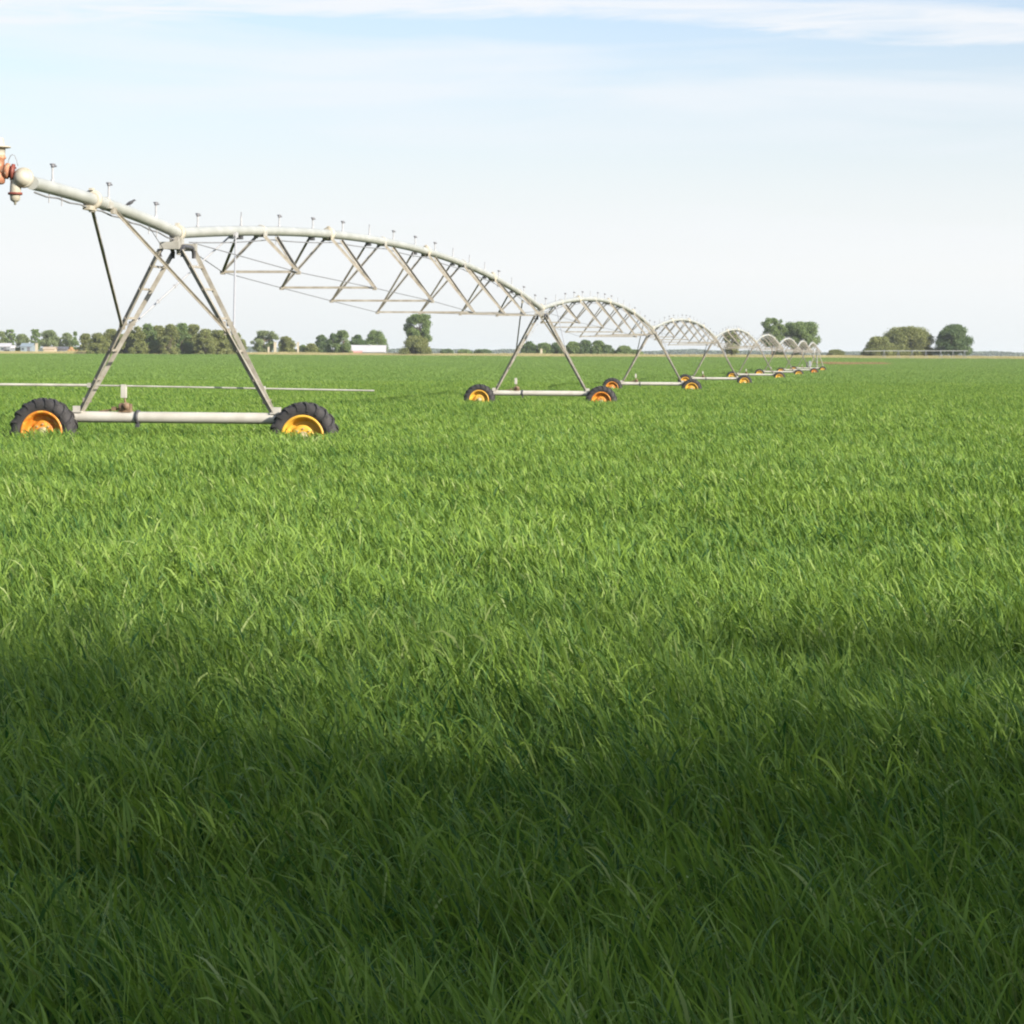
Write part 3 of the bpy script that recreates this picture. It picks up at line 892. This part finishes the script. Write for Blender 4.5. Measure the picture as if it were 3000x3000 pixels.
# ------------------------------------------------------------------ distant pipeline on the right
DY = 640
ln = empty('irrigation_pipeline', (px2w(2535, DY), DY, gz(DY)))
tag(ln, 'thin pale irrigation pipeline on legs in front of the two trees at the right', 'irrigation pipe')
def PL(x, y): return W3(x, y, DY) - Vector(ln.location)
q = MB(); q.tube([PL(2532, 1029), PL(2600, 1028), PL(2680, 1028), PL(2760, 1028), PL(2836, 1028)], .10, 8); q.build('pipe', M['pipe'], ln)
for x in (2590, 2632, 2672, 2713, 2756, 2792, 2826):
    q = MB(); p = PL(x, 1028); w = .5
    for s_ in (-1, 1): q.tube([p, (p.x + s_ * w, 0, .1)], .05, 6)
    q.box(p, (.5, .3, .26)); q.build('support', M['white'], ln)

# ------------------------------------------------------------------ trees
def limb(mb_, p0, p1, r0, r1, wob=.08):
    p0 = Vector(p0); p1 = Vector(p1); k = 5; pts = []; L_ = (p1 - p0).length
    for i in range(k + 1):
        t = i / k; p = p0.lerp(p1, t)
        if 0 < i < k: p += Vector((rng.uniform(-1, 1), rng.uniform(-1, 1), rng.uniform(-.5, .5))) * wob * L_
        pts.append(p)
    mb_.tube(pts, [r0 + (r1 - r0) * i / k for i in range(k + 1)], 7)
def tree(name, x0, x1, ytop, kind, label, D=700, form='round', cat='tree', group=None, base=None, leaf=.42, dens=1.0, low=None, loc=None, dims=None, thin=None, tpow=2.1):
    """a tree whose crown is made of leaf faces gathered in clumps at the limb ends"""
    if loc is None:
        Wm = (x1 - x0) * D / FPX; xc = px2w((x0 + x1) / 2, D)
        zb = gz(D); H = zpx((x0 + x1) / 2, ytop, D) - zb
    else:
        xc, D, zb = loc; Wm, H = dims
    root = empty(name, (xc, D, zb))
    tag(root, label, cat, group)
    rw = Wm / 2
    lo = {'round': .26, 'bush': .0, 'column': .04, 'tall': .16, 'wide': .20, 'open': .30, 'full': .12}[form] if low is None else low
    # clumps
    ncl = {'round': 40, 'bush': 62, 'column': 34, 'tall': 44, 'wide': 70, 'open': 52, 'full': 76}[form]
    cl = []
    for i in range(ncl):
        for _ in range(40):
            h = rng.uniform(0, 1); a = rng.uniform(0, 2 * math.pi); rr = math.sqrt(rng.random())
            if form in ('round', 'wide', 'open'): prof = math.sqrt(max(0, 1 - (2 * h - 1) ** 2)) ** .75 if form != 'wide' else (1 - h ** 2.6) ** .6
            elif form == 'bush': prof = max((1 - h ** 2.6) ** .5, .45)
            elif form == 'full': prof = max(max(0, 1 - (2 * h - 1) ** 2) ** .28, .5)
            elif form == 'column': prof = min(1, 1.25 * (1 - h ** 2.2)) * (.75 + .25 * min(1, h * 4))
            else: prof = .62 + .38 * math.sin(h * 9 + x0 * .7 if x0 else h * 9) if h < .92 else .5
            if rr > .45 or rng.random() < .4: break
        cr = {'round': .36, 'bush': .30, 'column': .46, 'tall': .36, 'wide': .27, 'open': .23, 'full': .27}[form] * rw * rng.uniform(.7, 1.25)
        R_ = max(rw * prof * 1.08 - cr * .65, 0)
        zz = (lo + (1 - lo) * h) * H
        zz = min(max(zz, lo * H + cr * .45), H - cr * .85)
        cl.append((Vector((math.cos(a) * rr * R_, math.sin(a) * rr * R_ * .9, zz)), cr, rng.uniform(-.16, .16)))
    tb = MB(); r0 = max(.10, min(.5, Wm * .035))
    lean = Vector((rng.uniform(-.05, .05) * H, 0, 0))
    top = Vector((0, 0, H * (lo + (1 - lo) * .62))) + lean
    if form in ('round', 'tall', 'wide', 'open', 'column', 'full'):
        limb(tb, (0, 0, -.2), top, r0, r0 * .35, .015)
        for (c, cr, _) in cl[:12]:
            s_ = top * rng.uniform(.35, .8) if c.z > H * .4 else top * .3
            limb(tb, s_, c, r0 * .4, r0 * .08)
    else:
        for (c, cr, _) in cl[:8]: limb(tb, (c.x * .2, c.y * .2, -.1), c, r0 * .5, r0 * .1)
    tb.build('trunk', M['bark'], root)
    P = []; Tn = []
    for (c, cr, tn) in cl:
        n = int(dens * 5.2 * (cr * cr * 12.6) / (leaf * leaf) * .55)
        n = max(40, min(n, 1400))
        v = nr.normal(0, 1, (n, 3)); v /= np.linalg.norm(v, axis=1)[:, None]
        rad = cr * (nr.random(n) ** .42) * (1 + nr.normal(0, .13, n))
        pts = np.array(c)[None, :] + v * rad[:, None] * np.array([1, 1, .82])[None, :]
        P.append(pts); Tn.append(np.clip(nr.normal(.5 + tn, .2, n), 0, 1))
    P = np.concatenate(P); Tn = np.concatenate(Tn); n = len(P)
    ok = P[:, 2] > .15
    if thin: ok &= nr.random(n) < np.clip((H - P[:, 2]) / (H - thin), .02, 1) ** tpow  # fewer leaves towards the top, so the cast shade fades out gradually
    P = P[ok]; Tn = Tn[ok]; n = len(P)
    a = nr.normal(0, 1, (n, 3)); a /= np.linalg.norm(a, axis=1)[:, None]
    b_ = np.cross(a, nr.normal(0, 1, (n, 3))); b_ /= np.linalg.norm(b_, axis=1)[:, None]
    sz = leaf * nr.uniform(.5, 1.1, n)[:, None] * .5
    a = a * sz; b_ = b_ * sz * .7
    V = np.stack([P - a, P - b_, P + a, P + b_], 1).reshape(-1, 3)
    F = np.arange(n * 4).reshape(-1, 4)
    me_ = np_mesh('crown', [(V, F, np.repeat(Tn, 4))], TREE[kind], False)
    o_ = bpy.data.objects.new('crown', me_); COL.objects.link(o_); o_.parent = root
    return root
G1 = 'trees along the far edge of the field at the left'
G2 = 'trees along the far edge of the field'
T = tree
# far left village trees
T('broadleaf_tree', -26, 26, 970, 'pale', 'pale green tree cut by the left edge above the white shed', 790, 'bush', group=G1)
T('broadleaf_tree', 12, 48, 965, 'mid', 'tall narrow green tree second from the left edge of the horizon', 790, 'full', group=G1)
T('broadleaf_tree', 38, 90, 978, 'pale', 'low pale tree above the pale blue shed', 800, 'bush', group=G1)
T('broadleaf_tree', 86, 120, 964, 'mid', 'slim tree with bare trunk right of the gap above the pale blue shed', 790, 'full', group=G1)
T('broadleaf_tree', 112, 182, 966, 'pale', 'broad tree clump above the beige shed', 795, 'bush', group=G1)
T('broadleaf_tree', 174, 218, 974, 'pale', 'small tree above the dark low shed', 795, 'bush', group=G1)
T('broadleaf_tree', 208, 232, 970, 'mid', 'thin upright tree above the orange bale stack', 790, 'column', group=G1)
T('broadleaf_tree', 226, 274, 977, 'olive', 'yellowish green tree at the left end of the shelterbelt', 700, 'bush', group=G1)
G3 = 'shelterbelt trees behind the first tower'
for i, (a, b, c, k, lb) in enumerate([(q[0] - 7, q[1] + 9) + q[2:] for q in [
  (262, 316, 975, 'olive', 'first dense tree of the shelterbelt, left of the tower leg'),
  (300, 350, 963, 'olive', 'shelterbelt tree right behind the left leg of the nearest tower'),
  (336, 392, 978, 'olive', 'lower shelterbelt tree just right of the left tower leg'),
  (376, 426, 956, 'olive', 'tree where the tall part of the shelterbelt begins'),
  (410, 456, 948, 'mid', 'tall shelterbelt tree left of the middle between the tower legs'),
  (440, 486, 953, 'olive', 'tall shelterbelt tree in the middle between the tower legs'),
  (474, 522, 949, 'olive', 'dense shelterbelt tree right of the middle between the tower legs'),
  (508, 554, 946, 'mid', 'tallest shelterbelt tree between the tower legs'),
  (540, 590, 950, 'olive', 'last tall tree of the shelterbelt before it steps down'),
  (576, 624, 963, 'olive', 'lower shelterbelt tree right of the tallest ones'),
  (610, 668, 966, 'olive', 'shelterbelt tree touching the right leg of the nearest tower'),
  (650, 712, 974, 'olive', 'bushy end of the shelterbelt behind the right tower leg')]]):
    T('shelterbelt_tree', a, b, c, k, lb, 656 + (i % 3) * 6, 'bush', group=G3, dens=1.15)
for (a, b, c) in [(268, 332, 982), (318, 380, 980), (366, 428, 972), (404, 468, 962), (446, 510, 960), (488, 552, 960), (530, 594, 962), (572, 640, 972), (620, 690, 976)]:
    T('shelterbelt_tree', a, b, c, 'olive', 'olive green tree in the back row of the shelterbelt behind the nearest tower', 672, 'bush', group='back row of the shelterbelt')
T('broadleaf_tree', 730, 815, 968, 'pale', 'loose pale tree just right of the nearest tower, left of the brown bush', 720, 'open', group=G2, low=.08, dens=1.2)
T('bush', 812, 868, 985, 'olive', 'brownish pointed bush between the two pale posts', 715, 'bush', cat='bush', group=G2)
T('bush', 872, 905, 1010, 'mid', 'low dark bush right of the second pale post', 715, 'bush', cat='bush', group=G2)
T('bush', 893, 932, 1006, 'olive', 'low olive bush at the left foot of the dark grove', 712, 'bush', cat='bush', group=G2)
T('broadleaf_tree', 916, 968, 981, 'dark', 'dark round tree at the left end of the grove before the white barn', 725, 'wide', group=G2, low=.05)
T('broadleaf_tree', 950, 1000, 976, 'dark', 'dark tree second from the left in the grove before the white barn', 735, 'wide', group=G2, low=.03)
T('broadleaf_tree', 974, 1036, 967, 'mid', 'tallest brighter green tree of the grove left of the white barn', 722, 'wide', group=G2, low=.03)
T('broadleaf_tree', 1020, 1074, 980, 'dark', 'dark tree behind the left end of the white barn', 790, 'wide', group=G2, low=.05)
T('broadleaf_tree', 1062, 1136, 967, 'mid', 'green tree rising behind the white barn roof', 795, 'wide', group=G2, low=.05)
T('broadleaf_tree', 1184, 1272, 919, 'mid', 'tall lone tree left of the second tower', 690, 'full', low=.30, leaf=.38, dens=1.0)
T('bush', 1170, 1266, 984, 'olive', 'olive bush around the foot of the tall lone tree', 686, 'bush', cat='bush')
T('bush', 1290, 1330, 1022, 'dark', 'small distant bush right of the tall lone tree', 900, 'bush', cat='bush', group=G2)
T('bush', 1338, 1382, 1024, 'mid', 'second small distant bush right of the tall lone tree', 900, 'bush', cat='bush', group=G2)
T('bush', 1388, 1440, 1023, 'dark', 'third and widest small distant bush right of the tall lone tree', 900, 'bush', cat='bush', group=G2)
G4 = 'grove behind the second tower'
for a, b, c, k, lb in [
  (1528, 1576, 1000, 'dark', 'left end tree of the grove behind the second tower'),
  (1566, 1622, 1004, 'mid', 'tree of the grove above the small pale post'),
  (1608, 1662, 1003, 'dark', 'dark tree of the grove left of the right leg of the second tower'),
  (1652, 1704, 1000, 'mid', 'tree of the grove crossed by the right leg of the second tower'),
  (1690, 1740, 996, 'dark', 'dark tall tree of the grove right of the second tower leg'),
  (1728, 1776, 997, 'mid', 'square topped tree where the tall part of the grove ends'),
  (1756, 1800, 1010, 'dark', 'lower tree at the right end of the grove'),
  (1800, 1852, 1012, 'mid', 'pale rounded tree right of the gap after the grove'),
  (1836, 1884, 1024, 'mid', 'lowest bush at the far right end of the grove')]:
    T('grove_tree', a, b, c, k, lb, 760, 'bush', group=G4, dens=1.1)
T('broadleaf_tree', 2116, 2170, 968, 'olive', 'small lone tree seen through the fourth span', 680, 'full', low=.12, dens=.9)
T('broadleaf_tree', 2227, 2298, 930, 'mid', 'taller left one of the two big trees behind the far spans', 700, 'full', low=.26, dens=1.0)
T('broadleaf_tree', 2290, 2408, 942, 'mid', 'broad right one of the two big trees behind the far spans', 705, 'full', low=.24, dens=1.0)
T('bush', 2262, 2300, 1026, 'dark', 'dark low bush under the left one of the two big trees', 706, 'bush', cat='bush')
T('bush', 2318, 2344, 1026, 'dark', 'small dark bush under the right one of the two big trees', 706, 'bush', cat='bush')
T('bush', 2422, 2476, 1024, 'olive', 'low brown bush alone on the horizon right of the last tower', 720, 'bush', cat='bush')
T('bush', 2528, 2630, 986, 'olive', 'lower olive bush at the left end of the big olive thicket', 690, 'bush', cat='bush', dens=1.2)
T('bush', 2580, 2736, 957, 'olive', 'big domed olive bush behind the distant pipeline', 700, 'bush', cat='bush', dens=1.3)
T('broadleaf_tree', 2734, 2850, 949, 'dark', 'round dark green tree at the right, beside the domed olive bush', 695, 'wide', low=.12, dens=1.2, leaf=.4)

# far wood on the horizon
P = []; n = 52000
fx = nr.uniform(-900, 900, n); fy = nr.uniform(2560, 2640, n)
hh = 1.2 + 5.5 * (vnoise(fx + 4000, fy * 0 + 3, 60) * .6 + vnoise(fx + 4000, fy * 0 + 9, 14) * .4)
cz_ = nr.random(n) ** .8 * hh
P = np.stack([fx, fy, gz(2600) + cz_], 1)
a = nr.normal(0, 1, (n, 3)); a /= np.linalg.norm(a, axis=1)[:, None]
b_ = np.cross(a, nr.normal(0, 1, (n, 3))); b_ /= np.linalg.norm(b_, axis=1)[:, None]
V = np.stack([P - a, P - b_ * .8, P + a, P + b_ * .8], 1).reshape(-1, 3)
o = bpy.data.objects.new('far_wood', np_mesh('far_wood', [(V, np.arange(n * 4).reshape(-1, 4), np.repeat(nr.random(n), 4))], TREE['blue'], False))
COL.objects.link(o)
tag(o, 'low line of far woods on the horizon, tinted blue for distance haze', 'woods', kind='stuff')

# trees behind the photographer: their shade falls on the near wheat
G5 = 'tall trees behind the camera that shade the near wheat'
k = 0
for i, (x, y, h) in enumerate([(3, -9.6, 14.2), (8, -9, 15.2), (12, -10.4, 14.0), (16, -9.2, 15.4), (20, -10.6, 13.8), (24.5, -9.2, 15.0), (29, -10.2, 14.4), (34, -9.2, 15.2), (39, -10, 14.6),
                        (10, -13, 15.8), (18, -13.4, 16.6), (26, -13, 15.9), (34, -13.4, 16.4), (42, -13, 16)]):
    T('shade_tree', 0, 0, 0, 'mid', 'leafy roadside tree behind the camera', group=G5, form='full', loc=(x, y, 0.0), dims=(10.5, h), low=.04, leaf=.20, dens=.46, thin=6.5)
for i, x in enumerate([3, 7, 11, 15, 19, 23, 27, 31, 35]):  # unseen lower row, added so the nearest wheat is fully shaded
    T('shade_tree', 0, 0, 0, 'mid', 'lower leafy tree added behind the camera to fill the shade', group='lower trees behind the camera', form='full', loc=(x, -7.6 - .5 * (i % 2), 0.0), dims=(6.6, 9.3 + .5 * (i % 3)), low=.04, leaf=.26, dens=.44, thin=6.2, tpow=1.2)

# ------------------------------------------------------------------ sheds, posts and the barn on the horizon
def shed(name, x0, x1, ytop, label, wall, roof, D=760, depth=6, ridge=.35, cat='shed', door=True, wins=0, group=None):
    Wm = (x1 - x0) * D / FPX; xc = px2w((x0 + x1) / 2, D); zb = gz(D); H = zpx((x0 + x1) / 2, ytop, D) - zb
    root = empty(name, (xc, D, zb)); tag(root, label, cat, group)
    e_ = H * (1 - ridge); w = Wm / 2; d = depth / 2
    q = MB()
    q.add([(-w, -d, 0), (w, -d, 0), (w, d, 0), (-w, d, 0), (-w, -d, e_), (w, -d, e_), (w, d, e_), (-w, d, e_), (-w, 0, H - .08), (w, 0, H - .08)],
          [(0, 1, 5, 4), (2, 3, 7, 6), (1, 2, 6, 9, 5), (3, 0, 4, 8, 7)])
    q.build('wall', wall, root)
    q = MB(); o_ = .25; tk = .10
    for s_ in (-1, 1):
        q.add([(-w - o_, s_ * (d + o_), e_ - .05), (w + o_, s_ * (d + o_), e_ - .05), (w + o_, 0, H), (-w - o_, 0, H),
               (-w - o_, s_ * (d + o_), e_ - .05 + tk), (w + o_, s_ * (d + o_), e_ - .05 + tk), (w + o_, 0, H + tk), (-w - o_, 0, H + tk)],
              [(0, 1, 2, 3), (7, 6, 5, 4), (0, 4, 5, 1), (1, 5, 6, 2), (3, 7, 4, 0)])
    q.build('roof', roof, root)
    if door:
        q = MB(); q.box((w * .45, -d - .03, .9), (.9, .06, 1.8)); q.build('door', M['darkroof'], root)
    for k in range(wins):
        q = MB(); q.box((-w * .6 + k * w * .7, -d - .03, e_ * .6), (.8, .06, .7)); q.build('window', M['glass'], root)
    return root
shed('shed', -12, 33, 1006, 'white shed cut by the left edge of the photo', M['white'], M['whiteroof'], 770, wins=2)
shed('shed', 34, 43, 1013, 'tiny white hut right of the white shed', M['white'], M['whiteroof'], 765, depth=1.2, door=False)
shed('shed', 66, 98, 1006, 'pale blue shed below the low pale tree', M['bluewall'], M['bluewall'], 770, wins=1)
shed('shed', 131, 163, 1017, 'low beige shed left of the dark shed', M['beige'], M['beige'], 740, depth=4, door=False)
shed('shed', 163, 199, 1016, 'long dark low shed beside the orange bale stack', M['darkroof'], M['darkroof'], 745, depth=4, door=False)
b0 = shed('barn', 1026, 1130, 1012, 'low barn with wide white roof and red end, left of the tall lone tree', M['white'], M['whiteroof'], 742, depth=9, ridge=.72, cat='barn', door=False)
q = MB(); wv = 52 * 742 / FPX; q.box((-wv * .62, -4.55, .55), (wv * .72, .1, 1.1)); q.build('red_wall', M['redwall'], b0)
q = MB(); q.box((wv * .1, 0, 3.1 - .25), (.7, .7, .5)); q.build('vent', M['white'], b0)
bs = empty('bale_stack', (px2w(214, 700), 700, gz(700))); tag(bs, 'orange brown straw bale stack at the left end of the shelterbelt', 'bales')
for k, (bx, bz, wd_) in enumerate([(-1.1, .55, 1.15), (.1, .55, 1.15), (1.25, .5, 1.0), (-.5, 1.3, 1.1)]):
    q = MB(); q.lathe((bx, -.6, bz), (0, 1, 0), [(0, .001), (0, wd_ * .42), (.05, wd_ * .48), (1.15, wd_ * .48), (1.2, wd_ * .42), (1.2, .001)], 16); q.build('bale', M['straw'], bs)
def post(x, ytop, wpx, label, D=705):
    zb = gz(D); H = zpx(x, ytop, D) - zb; w = wpx * D / FPX
    q = MB(); q.box((0, 0, H / 2), (w, w, H)); q.box((0, 0, H + .05), (w * 1.25, w * 1.25, .1)); q.box((0, 0, .15), (w * 1.3, w * 1.3, .3))
    o_ = q.build('gate_post', M['concrete'], None); o_.location = (px2w(x, D), D, zb)
    tag(o_, label, 'post', 'pale posts at the far field edge')
post(107, 1006, 7, 'pale post beside the pale blue shed at the left')
post(787, 1017, 5, 'short pale post left of the tallest pale post')
post(806, 1003, 7, 'tall thick pale post left of the brown pointed bush')
post(873, 1003, 5, 'tall slim pale post right of the brown pointed bush')
post(1586, 1023, 6, 'small pale post in front of the grove behind the second tower')

# ------------------------------------------------------------------ summer haze
HZ = MB()
HZ.add([(-8500, -380, -14), (8500, -380, -14), (8500, 11900, -14), (-8500, 11900, -14), (-8500, -380, 16), (8500, -380, 16), (8500, 11900, 16), (-8500, 11900, 16)],
       [(3, 2, 1, 0), (4, 5, 6, 7), (0, 1, 5, 4), (1, 2, 6, 5), (2, 3, 7, 6), (3, 0, 4, 7)])
hm = bpy.data.materials.new('haze_air'); hm.use_nodes = True
t_ = hm.node_tree; t_.nodes.clear()
pvn = N(t_, 'ShaderNodeVolumePrincipled'); pvn.inputs['Color'].default_value = (.93, .97, 1.0, 1); pvn.inputs['Density'].default_value = .00010
pvn.inputs['Anisotropy'].default_value = .2
on = N(t_, 'ShaderNodeOutputMaterial'); L(t_, pvn.outputs[0], on.inputs['Volume'])
ho = HZ.build('haze', hm); tag(ho, 'thin pale summer haze over the plain', 'haze', kind='stuff')
